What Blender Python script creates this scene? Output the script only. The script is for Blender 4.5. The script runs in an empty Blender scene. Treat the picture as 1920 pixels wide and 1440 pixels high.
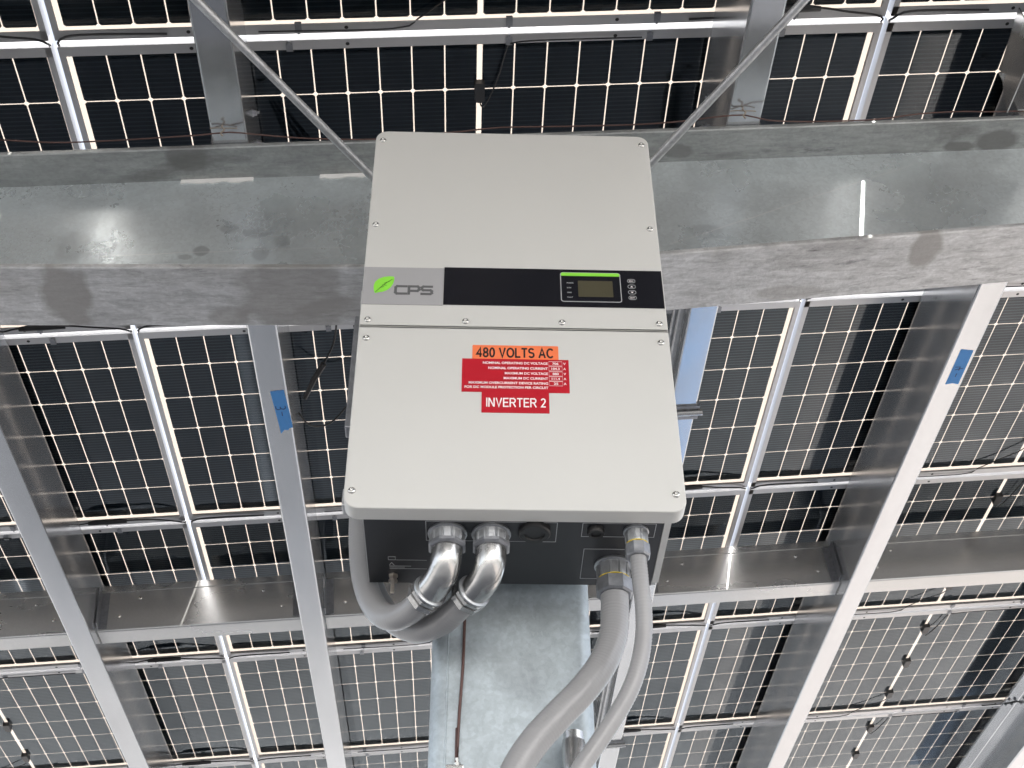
import bpy, bmesh, math, random
from mathutils import Vector, Matrix
random.seed(4)
R = math.radians
sc = bpy.context.scene
C = sc.collection

# ------------------------------------------------------------------ camera, sky, sun, exposure
cam_d = bpy.data.cameras.new('camera'); cam = bpy.data.objects.new('camera', cam_d); C.objects.link(cam)
cam_d.lens = 46.575; cam_d.sensor_width = 36; cam_d.clip_end = 2000
rt = Vector((0.99947753, -0.03187792, -0.00533468)); up = Vector((-0.01614753, -0.63546373, 0.77196186)); fw = Vector((0.02799854, 0.77147239, 0.63564647))
cam.matrix_world = Matrix(((rt.x, up.x, -fw.x, 0), (rt.y, up.y, -fw.y, 0), (rt.z, up.z, -fw.z, 1.55), (0, 0, 0, 1)))
sc.camera = cam
SUN = Vector((0.204, -1.0, 1.02)).normalized()
w = bpy.data.worlds.new('World'); sc.world = w; w.use_nodes = True
nt = w.node_tree; bg = nt.nodes['Background']
sky = nt.nodes.new('ShaderNodeTexSky'); sky.sky_type = 'NISHITA'; sky.sun_disc = False
sky.sun_elevation = math.asin(SUN.z); sky.sun_rotation = math.atan2(SUN.x, SUN.y)
sky.dust_density = 5
hs = nt.nodes.new('ShaderNodeHueSaturation'); hs.inputs['Saturation'].default_value = .4; hs.inputs['Value'].default_value = 2.5   # thin high cloud over the whole sky
nt.links.new(sky.outputs[0], hs.inputs['Color']); nt.links.new(hs.outputs[0], bg.inputs[0]); bg.inputs[1].default_value = 0.12
sl = bpy.data.lights.new('sun', 'SUN'); sl.energy = 3.3; sl.angle = R(0.53); sl.color = (1.0, 0.95, 0.87)
so = bpy.data.objects.new('sun', sl); C.objects.link(so); so.rotation_euler = SUN.to_track_quat('Z', 'Y').to_euler()
vs = sc.view_settings; vs.view_transform = 'Standard'; vs.look = 'None'; vs.gamma = 1; vs.use_curve_mapping = False
vs.exposure = 1.05

# ------------------------------------------------------------------ materials
def mat(name):
    m = bpy.data.materials.new(name); m.use_nodes = True
    n = m.node_tree.nodes; return m, n, m.node_tree.links, n['Principled BSDF']
def plain(name, col, rough=.5, metal=0., spec=None, bump=0., bscale=300., var=.06, vscale=6.):
    m, n, l, b = mat(name)
    b.inputs['Roughness'].default_value = rough; b.inputs['Metallic'].default_value = metal
    if spec is not None: b.inputs['Specular IOR Level'].default_value = spec
    tc = n.new('ShaderNodeTexCoord')
    no = n.new('ShaderNodeTexNoise'); no.inputs['Scale'].default_value = vscale; no.inputs['Detail'].default_value = 6
    l.new(tc.outputs['Object'], no.inputs['Vector'])
    mx = n.new('ShaderNodeMix'); mx.data_type = 'RGBA'
    mx.inputs[6].default_value = (*[c * (1 - var) for c in col], 1); mx.inputs[7].default_value = (*[min(1, c * (1 + var)) for c in col], 1)
    l.new(no.outputs[0], mx.inputs[0]); l.new(mx.outputs[2], b.inputs['Base Color'])
    if bump:
        n2 = n.new('ShaderNodeTexNoise'); n2.inputs['Scale'].default_value = bscale; n2.inputs['Detail'].default_value = 3
        l.new(tc.outputs['Object'], n2.inputs['Vector'])
        bp = n.new('ShaderNodeBump'); bp.inputs['Strength'].default_value = bump; bp.inputs['Distance'].default_value = .001
        l.new(n2.outputs[0], bp.inputs['Height']); l.new(bp.outputs[0], b.inputs['Normal'])
    return m
def ramp(n, a, b_, ca=(0, 0, 0, 1), cb=(1, 1, 1, 1)):
    r = n.new('ShaderNodeValToRGB'); r.color_ramp.elements[0].position = a; r.color_ramp.elements[1].position = b_
    r.color_ramp.elements[0].color = ca; r.color_ramp.elements[1].color = cb; return r
def galv(name, col, rough=.35, metal=.8, blotch=3., stain=0., stain_scale=2.2, streak=(1, 1, 1), crack=0., bump=.1, rvar=.12, stain_col=(.20, .19, .18), grain=0., mottle=0., spangle=.055, spangle_scale=120, mstretch=.3, mscale=16, spots=(), spot_ax=1, scratches=()):
    """zinc coated steel: cloudy spangle, dull stains, fine pitting, white scratches"""
    m, n, l, b = mat(name)
    tc = n.new('ShaderNodeTexCoord'); mp = n.new('ShaderNodeMapping'); mp.inputs['Scale'].default_value = streak
    l.new(tc.outputs['Object'], mp.inputs[0])
    n1 = n.new('ShaderNodeTexNoise'); n1.inputs['Scale'].default_value = blotch; n1.inputs['Detail'].default_value = 8; n1.inputs['Roughness'].default_value = .62
    l.new(mp.outputs[0], n1.inputs['Vector'])
    r1 = ramp(n, .3, .7, (*[c * .84 for c in col], 1), (*[min(1, c * 1.14) for c in col], 1)); l.new(n1.outputs[0], r1.inputs[0])
    cur = r1.outputs[0]
    def mixc(fac, colr):
        nonlocal cur
        x = n.new('ShaderNodeMix'); x.data_type = 'RGBA'; l.new(fac, x.inputs[0]); l.new(cur, x.inputs[6])
        x.inputs[7].default_value = (*colr, 1); cur = x.outputs[2]
    def math_(op, a, bb=None, c=None):
        x = n.new('ShaderNodeMath'); x.operation = op
        for i, v in enumerate((a, bb, c)):
            if v is None: continue
            if isinstance(v, (int, float)): x.inputs[i].default_value = v
            else: l.new(v, x.inputs[i])
        return x.outputs[0]
    vz = n.new('ShaderNodeTexVoronoi'); vz.inputs['Scale'].default_value = spangle_scale; l.new(tc.outputs['Object'], vz.inputs['Vector'])   # zinc crystals
    bw = n.new('ShaderNodeRGBToBW'); l.new(vz.outputs['Color'], bw.inputs[0])
    rz = ramp(n, .2, .8, (1 - spangle,) * 3 + (1,), (1 + spangle,) * 3 + (1,)); l.new(bw.outputs[0], rz.inputs[0])
    xz = n.new('ShaderNodeMix'); xz.data_type = 'RGBA'; xz.blend_type = 'MULTIPLY'; xz.inputs[0].default_value = 1; l.new(cur, xz.inputs[6]); l.new(rz.outputs[0], xz.inputs[7]); cur = xz.outputs[2]
    rough_add = None
    if stain:
        n2 = n.new('ShaderNodeTexNoise'); n2.inputs['Scale'].default_value = stain_scale; n2.inputs['Detail'].default_value = 5; n2.inputs['Distortion'].default_value = .4
        l.new(mp.outputs[0], n2.inputs['Vector'])
        r2 = ramp(n, .54, .66); l.new(n2.outputs[0], r2.inputs[0])
        f = math_('MULTIPLY', r2.outputs[0], stain); mixc(f, stain_col); rough_add = f
    if mottle:
        n6 = n.new('ShaderNodeTexNoise'); n6.inputs['Scale'].default_value = mscale; n6.inputs['Detail'].default_value = 10; n6.inputs['Roughness'].default_value = .72; n6.inputs['Distortion'].default_value = .6
        mp6 = n.new('ShaderNodeMapping'); mp6.inputs['Scale'].default_value = (mstretch, 2.2 if mstretch < 1 else 1, 1); mp6.inputs['Rotation'].default_value = (0, 0, -.05); l.new(tc.outputs['Object'], mp6.inputs[0]); l.new(mp6.outputs[0], n6.inputs['Vector'])
        r6 = ramp(n, .34, .66, (1 - mottle,) * 3 + (1,), (1 + mottle * .35,) * 3 + (1,)); l.new(n6.outputs[0], r6.inputs[0])
        x = n.new('ShaderNodeMix'); x.data_type = 'RGBA'; x.blend_type = 'MULTIPLY'; x.inputs[0].default_value = 1; l.new(cur, x.inputs[6]); l.new(r6.outputs[0], x.inputs[7]); cur = x.outputs[2]
    if grain:
        n4 = n.new('ShaderNodeTexNoise'); n4.inputs['Scale'].default_value = 26; n4.inputs['Detail'].default_value = 9; n4.inputs['Roughness'].default_value = .75
        mp2 = n.new('ShaderNodeMapping'); mp2.inputs['Scale'].default_value = (.35, 1.8, 1.8); mp2.inputs['Rotation'].default_value = (0, 0, .12)
        l.new(tc.outputs['Object'], mp2.inputs[0]); l.new(mp2.outputs[0], n4.inputs['Vector'])
        r4 = ramp(n, .56, .66); l.new(n4.outputs[0], r4.inputs[0])
        n5 = n.new('ShaderNodeTexNoise'); n5.inputs['Scale'].default_value = 3.1; n5.inputs['Detail'].default_value = 3
        l.new(tc.outputs['Object'], n5.inputs['Vector']); r5 = ramp(n, .48, .62); l.new(n5.outputs[0], r5.inputs[0])
        mixc(math_('MULTIPLY', math_('MULTIPLY', r4.outputs[0], r5.outputs[0]), grain), (.11, .11, .115))
    if spots:
        sx2 = n.new('ShaderNodeSeparateXYZ'); l.new(tc.outputs['Object'], sx2.inputs[0])
        wb = n.new('ShaderNodeTexNoise'); wb.inputs['Scale'].default_value = 14; wb.inputs['Detail'].default_value = 5; l.new(tc.outputs['Object'], wb.inputs['Vector'])
        wv = math_('MULTIPLY', math_('SUBTRACT', wb.outputs[0], .5), 1.1)
        for (cx, cy, rx, ry, st_) in spots:
            dx = math_('MULTIPLY', math_('SUBTRACT', sx2.outputs[0], cx), 1 / rx); dy = math_('MULTIPLY', math_('SUBTRACT', sx2.outputs[spot_ax], cy), 1 / ry)
            d2 = math_('ADD', math_('SQRT', math_('ADD', math_('MULTIPLY', dx, dx), math_('MULTIPLY', dy, dy))), wv)
            rr = ramp(n, .72, 1.0, (1, 1, 1, 1), (0, 0, 0, 1)); l.new(d2, rr.inputs[0])
            mixc(math_('MULTIPLY', rr.outputs[0], st_), stain_col)
    if crack:
        vo = n.new('ShaderNodeTexNoise'); vo.inputs['Scale'].default_value = 40; vo.inputs['Detail'].default_value = 5
        l.new(tc.outputs['Object'], vo.inputs['Vector'])
        d = math_('ABSOLUTE', math_('SUBTRACT', vo.outputs[0], .5))
        r3 = ramp(n, .006, .03, (1, 1, 1, 1), (0, 0, 0, 1)); l.new(d, r3.inputs[0])
        pm = n.new('ShaderNodeTexNoise'); pm.inputs['Scale'].default_value = 4.5; pm.inputs['Detail'].default_value = 3; l.new(tc.outputs['Object'], pm.inputs['Vector'])
        pr = ramp(n, .50, .60); l.new(pm.outputs[0], pr.inputs[0])
        f3 = math_('MULTIPLY', math_('MULTIPLY', r3.outputs[0], pr.outputs[0]), crack); mixc(f3, [c * .35 for c in col])
        f3 = math_('MULTIPLY', f3, 4.); rough_add = f3 if rough_add is None else math_('ADD', rough_add, f3)
    if scratches:
        sx = n.new('ShaderNodeSeparateXYZ'); l.new(tc.outputs['Object'], sx.inputs[0])
        wob = n.new('ShaderNodeTexNoise'); wob.inputs['Scale'].default_value = 9; wob.inputs['Detail'].default_value = 4; l.new(tc.outputs['Object'], wob.inputs['Vector'])
        wz = math_('ADD', sx.outputs[2], math_('MULTIPLY', math_('SUBTRACT', wob.outputs[0], .5), .012))
        for (xa, za, xb, zb, wd) in scratches:
            k = (zb - za) / (xb - xa)
            dist = math_('ABSOLUTE', math_('SUBTRACT', wz, math_('MULTIPLY_ADD', sx.outputs[0], k, za - k * xa)))
            ins = math_('MULTIPLY', math_('GREATER_THAN', sx.outputs[0], min(xa, xb)), math_('LESS_THAN', sx.outputs[0], max(xa, xb)))
            ln = math_('MULTIPLY', math_('LESS_THAN', dist, wd), ins)
            mixc(math_('MULTIPLY', math_('MULTIPLY', ln, wob.outputs[0]), .8), (.8, .8, .8))
    l.new(cur, b.inputs['Base Color'])
    rn = math_('MULTIPLY_ADD', n1.outputs[0], rvar * 2, rough - rvar)
    if rough_add is not None: rn = math_('ADD', rn, math_('MULTIPLY', rough_add, .25))
    l.new(rn, b.inputs['Roughness'])
    b.inputs['Metallic'].default_value = metal
    if bump:
        nb = n.new('ShaderNodeTexNoise'); nb.inputs['Scale'].default_value = 90; nb.inputs['Detail'].default_value = 4; l.new(tc.outputs['Object'], nb.inputs['Vector'])
        bp = n.new('ShaderNodeBump'); bp.inputs['Strength'].default_value = bump; bp.inputs['Distance'].default_value = .002
        l.new(nb.outputs[0], bp.inputs['Height']); l.new(bp.outputs[0], b.inputs['Normal'])
    return m

M = {}
M['web'] = galv('galvanised_web', (.60, .65, .665), .28, .6, 3, .22, 5, crack=.28, bump=.05, stain_col=(.32, .34, .35), spot_ax=2, spots=((-.64, 4.035, .03, .02, .6), (-.57, 4.02, .05, .02, .55), (-.70, 3.954, .022, .02, .65), (-.547, 3.948, .025, .03, .55), (-.74, 3.93, .02, .012, .5), (-.5, 3.99, .02, .03, .5), (.92, 3.99, .06, .05, .4), (-1.02, 3.96, .05, .07, .4), (.6, 4.06, .05, .03, .35)),
                scratches=((.50, 4.01, 1.20, 4.34, .0022), (-.95, 3.93, -.30, 3.98, .0016), (-.62, 3.86, -.28, 3.97, .0014)))
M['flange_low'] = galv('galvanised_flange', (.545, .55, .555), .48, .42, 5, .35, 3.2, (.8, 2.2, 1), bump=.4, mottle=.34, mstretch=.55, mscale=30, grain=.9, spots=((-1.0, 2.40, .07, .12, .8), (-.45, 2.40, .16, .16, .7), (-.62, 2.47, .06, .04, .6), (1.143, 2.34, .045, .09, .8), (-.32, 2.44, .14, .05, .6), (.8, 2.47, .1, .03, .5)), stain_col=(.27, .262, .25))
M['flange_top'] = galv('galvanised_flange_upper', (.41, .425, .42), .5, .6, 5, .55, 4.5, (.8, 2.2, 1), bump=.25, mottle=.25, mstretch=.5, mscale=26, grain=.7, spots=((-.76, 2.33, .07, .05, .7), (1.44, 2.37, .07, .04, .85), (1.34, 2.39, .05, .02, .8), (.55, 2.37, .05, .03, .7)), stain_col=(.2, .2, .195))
M['purlin'] = galv('galvanised_purlin', spangle=.02, col=(.53, .545, .565), rough=.16, metal=.8, blotch=2, stain=.2, stain_scale=3, streak=(1, .25, 1), bump=.0, rvar=.05, stain_col=(.42, .42, .42))
M['strut'] = galv('galvanised_strut', spangle=.02, col=(.48, .485, .485), rough=.26, metal=.82, blotch=2, stain=.1, stain_scale=3, streak=(.3, 1, 1), bump=0, rvar=.05, stain_col=(.38, .37, .35))
M['column'] = galv('galvanised_column', (.455, .515, .55), .46, .4, 7, .45, 6, (1.6, 1.6, .8), bump=.2, mottle=.17, mstretch=1.0, mscale=22, stain_col=(.34, .375, .40))
M['rod'] = galv('galvanised_rod', (.50, .51, .52), .42, .7, 30, .4, 40, bump=.3, stain_col=(.33, .33, .34))
M['cast'] = galv('zinc_casting', (.44, .455, .475), .36, .85, 40, .3, 50, bump=.35, stain_col=(.36, .37, .39))
M['cast_dark'] = galv('zinc_nut', (.27, .28, .30), .42, .7, 40, .2, 50, bump=.3, stain_col=(.2, .2, .22))
M['elbow'] = galv('polished_elbow', (.49, .49, .485), .22, .95, 20, .2, 14, bump=.12, stain_col=(.5, .5, .47), rvar=.06)
M['alu'] = plain('anodised_frame', (.54, .54, .545), .42, .7, var=.05)
M['lid'] = plain('powder_coat', (.587, .587, .566), .42, 0, .4, bump=.12, bscale=700, var=.035, vscale=3.5)
M['shell'] = plain('grey_shell', (.50, .51, .51), .4, 0, .4, bump=.05, bscale=700)
M['black_panel'] = plain('black_panel', (.020, .022, .026), .38, 0, .45, bump=.08, bscale=900, var=.12)
M['black_plastic'] = plain('black_plastic', (.011, .011, .012), .4, bump=.05)
M['display'] = plain('display_black', (.0075, .008, .012), .22, spec=.5)
M['brand_grey'] = plain('brand_grey', (.36, .36, .37), .4)
M['grey_letter'] = plain('grey_letter', (.105, .108, .112), .5)
M['lime'] = plain('lime_green', (.26, .72, .06), .4)
M['lime_dark'] = plain('leaf_vein', (.07, .22, .03), .5)
M['lcd'] = plain('lcd_olive', (.072, .066, .041), .25)
M['print'] = plain('pale_print', (.42, .43, .44), .5)
M['orange'] = plain('orange_sticker', (.86, .20, .075), .4)
M['red'] = plain('red_sticker', (.46, .005, .018), .4)
M['white_print'] = plain('white_print', (.85, .80, .80), .5)
M['black_print'] = plain('black_print', (.018, .012, .012), .5)
M['steel'] = plain('stainless_screw', (.62, .62, .60), .2, .95)
M['hose'] = plain('grey_pvc_jacket', (.295, .295, .30), .3, 0, .5, bump=.1, bscale=120, var=.12, vscale=9)
M['tape'] = plain('blue_tape', (.035, .20, .50), .6, bump=.3, bscale=150, var=.1, vscale=30)
M['ink'] = plain('marker_ink', (.01, .02, .08), .6)
M['copper'] = plain('copper_wire', (.11, .06, .052), .45, .35)
M['rust_wire'] = plain('tie_wire', (.30, .25, .20), .5, .5)
M['brass'] = plain('brass_stud', (.66, .60, .54), .28, .9)
M['yellow'] = plain('yellow_seal', (.62, .47, .05), .5)
M['putty'] = plain('white_sealant', (.78, .78, .76), .7, bump=.8, bscale=60)
M['red_wire'] = plain('red_wire', (.42, .02, .02), .45)
M['rubber'] = plain('black_cable', (.012, .012, .013), .45)

# solar cell: dark rear side with fine horizontal collector wires
m, n, l, b = mat('solar_cell'); M['cell'] = m
tc = n.new('ShaderNodeTexCoord'); sx = n.new('ShaderNodeSeparateXYZ'); l.new(tc.outputs['Object'], sx.inputs[0])
def mth(n, l, op, a, bb=0.):
    x = n.new('ShaderNodeMath'); x.operation = op
    for i, v in enumerate((a, bb)):
        if isinstance(v, (int, float)): x.inputs[i].default_value = v
        else: l.new(v, x.inputs[i])
    return x.outputs[0]
fr = mth(n, l, 'FRACT', mth(n, l, 'MULTIPLY', sx.outputs[1], 66.))
ln = mth(n, l, 'LESS_THAN', fr, .30)
oi = n.new('ShaderNodeObjectInfo')
r = ramp(n, 0, 1, (.0052, .0145, .027, 1), (.0075, .018, .032, 1)); l.new(oi.outputs['Random'], r.inputs[0])
mx = n.new('ShaderNodeMix'); mx.data_type = 'RGBA'; l.new(ln, mx.inputs[0]); l.new(r.outputs[0], mx.inputs[6]); mx.inputs[7].default_value = (.030, .047, .064, 1)
l.new(mx.outputs[2], b.inputs['Base Color']); b.inputs['Roughness'].default_value = .5; b.inputs['Specular IOR Level'].default_value = .15

# module glass: clear back glass over milky encapsulant
m, n, l, b = mat('module_glass'); M['glass'] = m
out = n['Material Output']; n.remove(b)
tr = n.new('ShaderNodeBsdfTransparent'); tr.inputs[0].default_value = (.95, .95, .93, 1)
gl = n.new('ShaderNodeBsdfGlossy'); gl.inputs[0].default_value = (.86, .94, 1, 1);   # anti-reflection coated glass mirrors a little blue
gl.inputs['Roughness'].default_value = .05
fz = n.new('ShaderNodeFresnel'); fz.inputs[0].default_value = 1.58
m2 = n.new('ShaderNodeMixShader'); l.new(fz.outputs[0], m2.inputs[0]); l.new(tr.outputs[0], m2.inputs[1]); l.new(gl.outputs[0], m2.inputs[2])
l.new(m2.outputs[0], out.inputs[0])

m, n, l, b = mat('milky_film'); M['film'] = m
out = n['Material Output']; n.remove(b)
tl = n.new('ShaderNodeBsdfTranslucent'); tl.inputs[0].default_value = (.27, .235, .205, 1); l.new(tl.outputs[0], out.inputs[0])

m, n, l, b = mat('white_gap_seal'); M['seal'] = m
out = n['Material Output']; n.remove(b)
tl = n.new('ShaderNodeBsdfTranslucent'); tl.inputs[0].default_value = (.92, .92, .92, 1)
df = n.new('ShaderNodeBsdfDiffuse'); df.inputs[0].default_value = (.8, .8, .8, 1)
m1 = n.new('ShaderNodeMixShader'); m1.inputs[0].default_value = .12; l.new(tl.outputs[0], m1.inputs[1]); l.new(df.outputs[0], m1.inputs[2]); l.new(m1.outputs[0], out.inputs[0])

m, n, l, b = mat('pavement'); M['ground'] = m
tc = n.new('ShaderNodeTexCoord')
n1 = n.new('ShaderNodeTexNoise'); n1.inputs['Scale'].default_value = .22; n1.inputs['Detail'].default_value = 8; l.new(tc.outputs['Object'], n1.inputs['Vector'])
r = ramp(n, .35, .65, (.21, .207, .203, 1), (.30, .295, .288, 1)); l.new(n1.outputs[0], r.inputs[0]); l.new(r.outputs[0], b.inputs['Base Color']); b.inputs['Roughness'].default_value = .9

# ------------------------------------------------------------------ helpers
def link(name, me, m, parent=None, loc=(0, 0, 0), smooth=False):
    o = bpy.data.objects.new(name, me); C.objects.link(o); o.location = loc
    if m is not None and not me.materials: me.materials.append(m)
    if parent: o.parent = parent
    if smooth:
        for p in me.polygons: p.use_smooth = True
    return o
def obj(name, bm, m, parent=None, smooth=False, loc=(0, 0, 0), sharp=None):
    bmesh.ops.recalc_face_normals(bm, faces=bm.faces)
    me = bpy.data.meshes.new(name); bm.to_mesh(me); bm.free()
    o = link(name, me, m, parent, loc, smooth or sharp is not None)
    if sharp is not None: me.set_sharp_from_angle(angle=R(sharp))
    return o
def thing(name, label, cat, loc=(0, 0, 0), rot=(0, 0, 0), group=None):
    o = bpy.data.objects.new(name, None); C.objects.link(o); o.location = loc; o.rotation_euler = rot; o.empty_display_size = .05
    return tag(o, label, cat, group)
def tag(o, label, cat, group=None):
    o['label'] = label; o['category'] = cat
    if group: o['group'] = group
    return o
def box(bm, x0, x1, y0, y1, z0, z1, bev=0.):
    vs_ = [bm.verts.new(p) for p in ((x0, y0, z0), (x1, y0, z0), (x1, y1, z0), (x0, y1, z0), (x0, y0, z1), (x1, y0, z1), (x1, y1, z1), (x0, y1, z1))]
    fs = [bm.faces.new([vs_[i] for i in q]) for q in ((0, 3, 2, 1), (4, 5, 6, 7), (0, 1, 5, 4), (1, 2, 6, 5), (2, 3, 7, 6), (3, 0, 4, 7))]
    if bev:
        es = {e for f in fs for e in f.edges}
        bmesh.ops.bevel(bm, geom=list(es), offset=bev, segments=2, affect='EDGES', profile=.5)
def boxo(name, m, parent, *a, bev=0.):
    bm = bmesh.new(); box(bm, *a, bev=bev); return obj(name, bm, m, parent)
def prism(bm, pts, f0, f1):
    """closed outline pts (u,v) swept between two maps f0,f1 : (u,v)->xyz"""
    a = [bm.verts.new(f0(*p)) for p in pts]; c = [bm.verts.new(f1(*p)) for p in pts]; k = len(pts)
    for i in range(k): bm.faces.new((a[i], a[(i + 1) % k], c[(i + 1) % k], c[i]))
    bm.faces.new(a[::-1]); bm.faces.new(c)
def catmull(P, step=.01):
    P = [Vector(p) for p in P]; Q = [P[0] * 2 - P[1]] + P + [P[-1] * 2 - P[-2]]; out = []
    for i in range(1, len(Q) - 2):
        a, b_, c, d = Q[i - 1:i + 3]; k = max(2, int((c - b_).length / step))
        for j in range(k):
            t = j / k
            out.append(.5 * ((2 * b_) + (c - a) * t + (2 * a - 5 * b_ + 4 * c - d) * t * t + (3 * b_ - a - 3 * c + d) * t ** 3))
    out.append(P[-1]); return out
def tube(bm, P, rad, seg=12, ribs=None, caps=True):
    """sweep a circle along P; rad: number or function of running length"""
    n_ = len(P); T = [((P[min(i + 1, n_ - 1)] - P[max(i - 1, 0)]).normalized()) for i in range(n_)]
    nrm = T[0].orthogonal().normalized(); prev = None; L = 0.; rings = []
    for i in range(n_):
        if i: L += (P[i] - P[i - 1]).length
        nrm = (nrm - T[i] * nrm.dot(T[i])).normalized(); bn = T[i].cross(nrm)
        r_ = rad(L) if callable(rad) else rad
        ring = [bm.verts.new(P[i] + (nrm * math.cos(2 * math.pi * k / seg) + bn * math.sin(2 * math.pi * k / seg)) * r_) for k in range(seg)]
        if prev:
            for k in range(seg): bm.faces.new((prev[k], prev[(k + 1) % seg], ring[(k + 1) % seg], ring[k]))
        rings.append(ring); prev = ring
    if caps: bm.faces.new(rings[0][::-1]); bm.faces.new(rings[-1])
def lathe(bm, c, ax, prof, seg=24, hexes=None):
    """prof: (distance along ax, radius); seg sides"""
    c = Vector(c); ax = Vector(ax).normalized(); u = ax.orthogonal().normalized()
    if abs(ax.z) > .9: u = Vector((1, 0, 0)); u = (u - ax * u.dot(ax)).normalized()
    v = ax.cross(u); prev = None; first = None
    for (h, r_) in prof:
        ring = [bm.verts.new(c + ax * h + (u * math.cos(2 * math.pi * (k + .5) / seg) + v * math.sin(2 * math.pi * (k + .5) / seg)) * r_) for k in range(seg)]
        if prev:
            for k in range(seg): bm.faces.new((prev[k], prev[(k + 1) % seg], ring[(k + 1) % seg], ring[k]))
        else: first = ring
        prev = ring
    bm.faces.new(first[::-1]); bm.faces.new(prev)
def rounded(x0, x1, z0, z1, r_, corners=(1, 1, 1, 1), k=7):
    """outline (x,z) with rounded corners: bl, br, tr, tl"""
    P = []
    for (cx, cz, a0, on) in ((x0, z0, 180, corners[0]), (x1, z0, 270, corners[1]), (x1, z1, 0, corners[2]), (x0, z1, 90, corners[3])):
        rr = r_ if on else .0008; q = k if on else 1
        sx_ = cx + rr if cx == x0 else cx - rr; sz_ = cz + rr if cz == z0 else cz - rr
        for i in range(q + 1):
            a = R(a0 + 90 * i / max(q, 1)); P.append((sx_ + rr * math.cos(a), sz_ + rr * math.sin(a)))
    return P
def inset(P, d):
    k = len(P); out = []
    for i in range(k):
        a, b_, c = Vector(P[i - 1]), Vector(P[i]), Vector(P[(i + 1) % k])
        t = (c - a).normalized(); out.append((b_.x - t.y * d, b_.y + t.x * d))
    return out
def plate(bm, P, y0, y1, bev=.0, steps=4):
    """outline in xz (counter-clockwise seen from -y), front face at y0 with a rounded front edge"""
    rings = []
    if bev:
        for i in range(steps + 1):
            a = math.pi / 2 * i / steps; rings.append((inset(P, bev * (1 - math.sin(a))), y0 + bev * (1 - math.cos(a))))
    else: rings.append((P, y0))
    rings.append((P, y1)); prev = None; k = len(P); first = None
    for (Q, y) in rings:
        ring = [bm.verts.new((q[0], y, q[1])) for q in Q]
        if prev:
            for i in range(k): bm.faces.new((prev[i], prev[(i + 1) % k], ring[(i + 1) % k], ring[i]))
        else: first = ring
        prev = ring
    bm.faces.new(first); bm.faces.new(prev[::-1])
def outline_strip(bm, P, wd, y0, y1):
    """thin closed line of width wd along outline P in xz"""
    Q = inset(P, wd); k = len(P)
    A = [[bm.verts.new((p[0], y, p[1])) for p in S] for S in (P, Q) for y in (y0, y1)]
    for i in range(k):
        j = (i + 1) % k
        for a, b_ in ((A[0], A[2]), (A[3], A[1]), (A[1], A[0]), (A[2], A[3])): bm.faces.new((a[i], a[j], b_[j], b_[i]))
_txt = {}
def text_mesh(s, bold=0.):
    cu = bpy.data.curves.new('lettering', 'FONT'); cu.body = s; cu.extrude = 0; cu.offset = bold; cu.resolution_u = 3
    o = bpy.data.objects.new('lettering', cu); C.objects.link(o)
    dg = bpy.context.evaluated_depsgraph_get(); me = bpy.data.meshes.new_from_object(o.evaluated_get(dg))
    bpy.data.objects.remove(o); bpy.data.curves.remove(cu)
    return [v.co.copy() for v in me.vertices], [tuple(p.vertices) for p in me.polygons], me
def text(name, s, m, parent, x0, x1, z0, z1, y, bold=0.):
    """lettering fitted into x0..x1, z0..z1 on a face looking towards -y"""
    vs_, fs, me0 = text_mesh(s, bold); bpy.data.meshes.remove(me0)
    ax, bx = min(v.x for v in vs_), max(v.x for v in vs_); ay, by = min(v.y for v in vs_), max(v.y for v in vs_)
    kx = (x1 - x0) / (bx - ax); kz = (z1 - z0) / (by - ay)
    me = bpy.data.meshes.new(name); me.from_pydata([(x0 + (v.x - ax) * kx, y, z0 + (v.y - ay) * kz) for v in vs_], [], fs); me.update()
    return link(name, me, m, parent)

# ------------------------------------------------------------------ roof geometry
AL = 0.0880213; X0, Y0, Z0 = -1.1396641, 3.3377981, 4.5028203
LS, WY = 2.29, 1.14832
CA, SA = math.cos(AL), math.sin(AL)
def roof(s, y, d=0.): return Vector((X0 + s * CA + d * SA, y, Z0 + s * SA - d * CA))
def zroof(x, d=0.):
    s = (x - X0 - d * SA) / CA; return Z0 + s * SA - d * CA
ROOF_ROT = (0, -AL, 0)

# ------------------------------------------------------------------ ground
bm = bmesh.new(); bmesh.ops.create_grid(bm, x_segments=1, y_segments=1, size=400)
o = obj('ground', bm, M['ground']); o['kind'] = 'structure'

M['blue_sheet'] = plain('blue_reflector', (.09, .185, .34), .7, var=.15, vscale=3)
M['brown_sheet'] = plain('brown_reflector', (.33, .305, .285), .95, var=.3, vscale=1.2)
M['line'] = plain('white_road_paint', (.78, .78, .76), .8)
def sheet(name, m, x0, x1, y0, y1, z):
    bm = bmesh.new(); bm.faces.new([bm.verts.new(p) for p in ((x0, y0, z), (x1, y0, z), (x1, y1, z), (x0, y1, z))]); o = obj(name, bm, m); o['kind'] = 'structure'; return o
M['dark_bounce'] = plain('dark_bounce', (.115, .118, .125), .9, var=.2, vscale=2.5)
sheet('dark_bounce_sheet', M['dark_bounce'], -7, 4.2, -12, 7.0, .004)  # dark sheet out of view, added to cut light bounced up from below
sheet('blue_reflector_sheet', M['blue_sheet'], 2.2, 2.95, 7.5, 11.5, .012)  # unseen blue sheet, added so the half hidden purlin mirrors blue
sheet('brown_reflector_sheet', M['brown_sheet'], 4.2, 11, -8, 30, .004)  # unseen brown sheet, added to give the right-hand panels a brownish reflection
for k in range(-3, 4): 
    if k != 1: sheet('bay_line', M['line'], k * 2.6 - 1.25, k * 2.6 - 1.15, 7, 12, .008 + .0) if k < 2 else None

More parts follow.
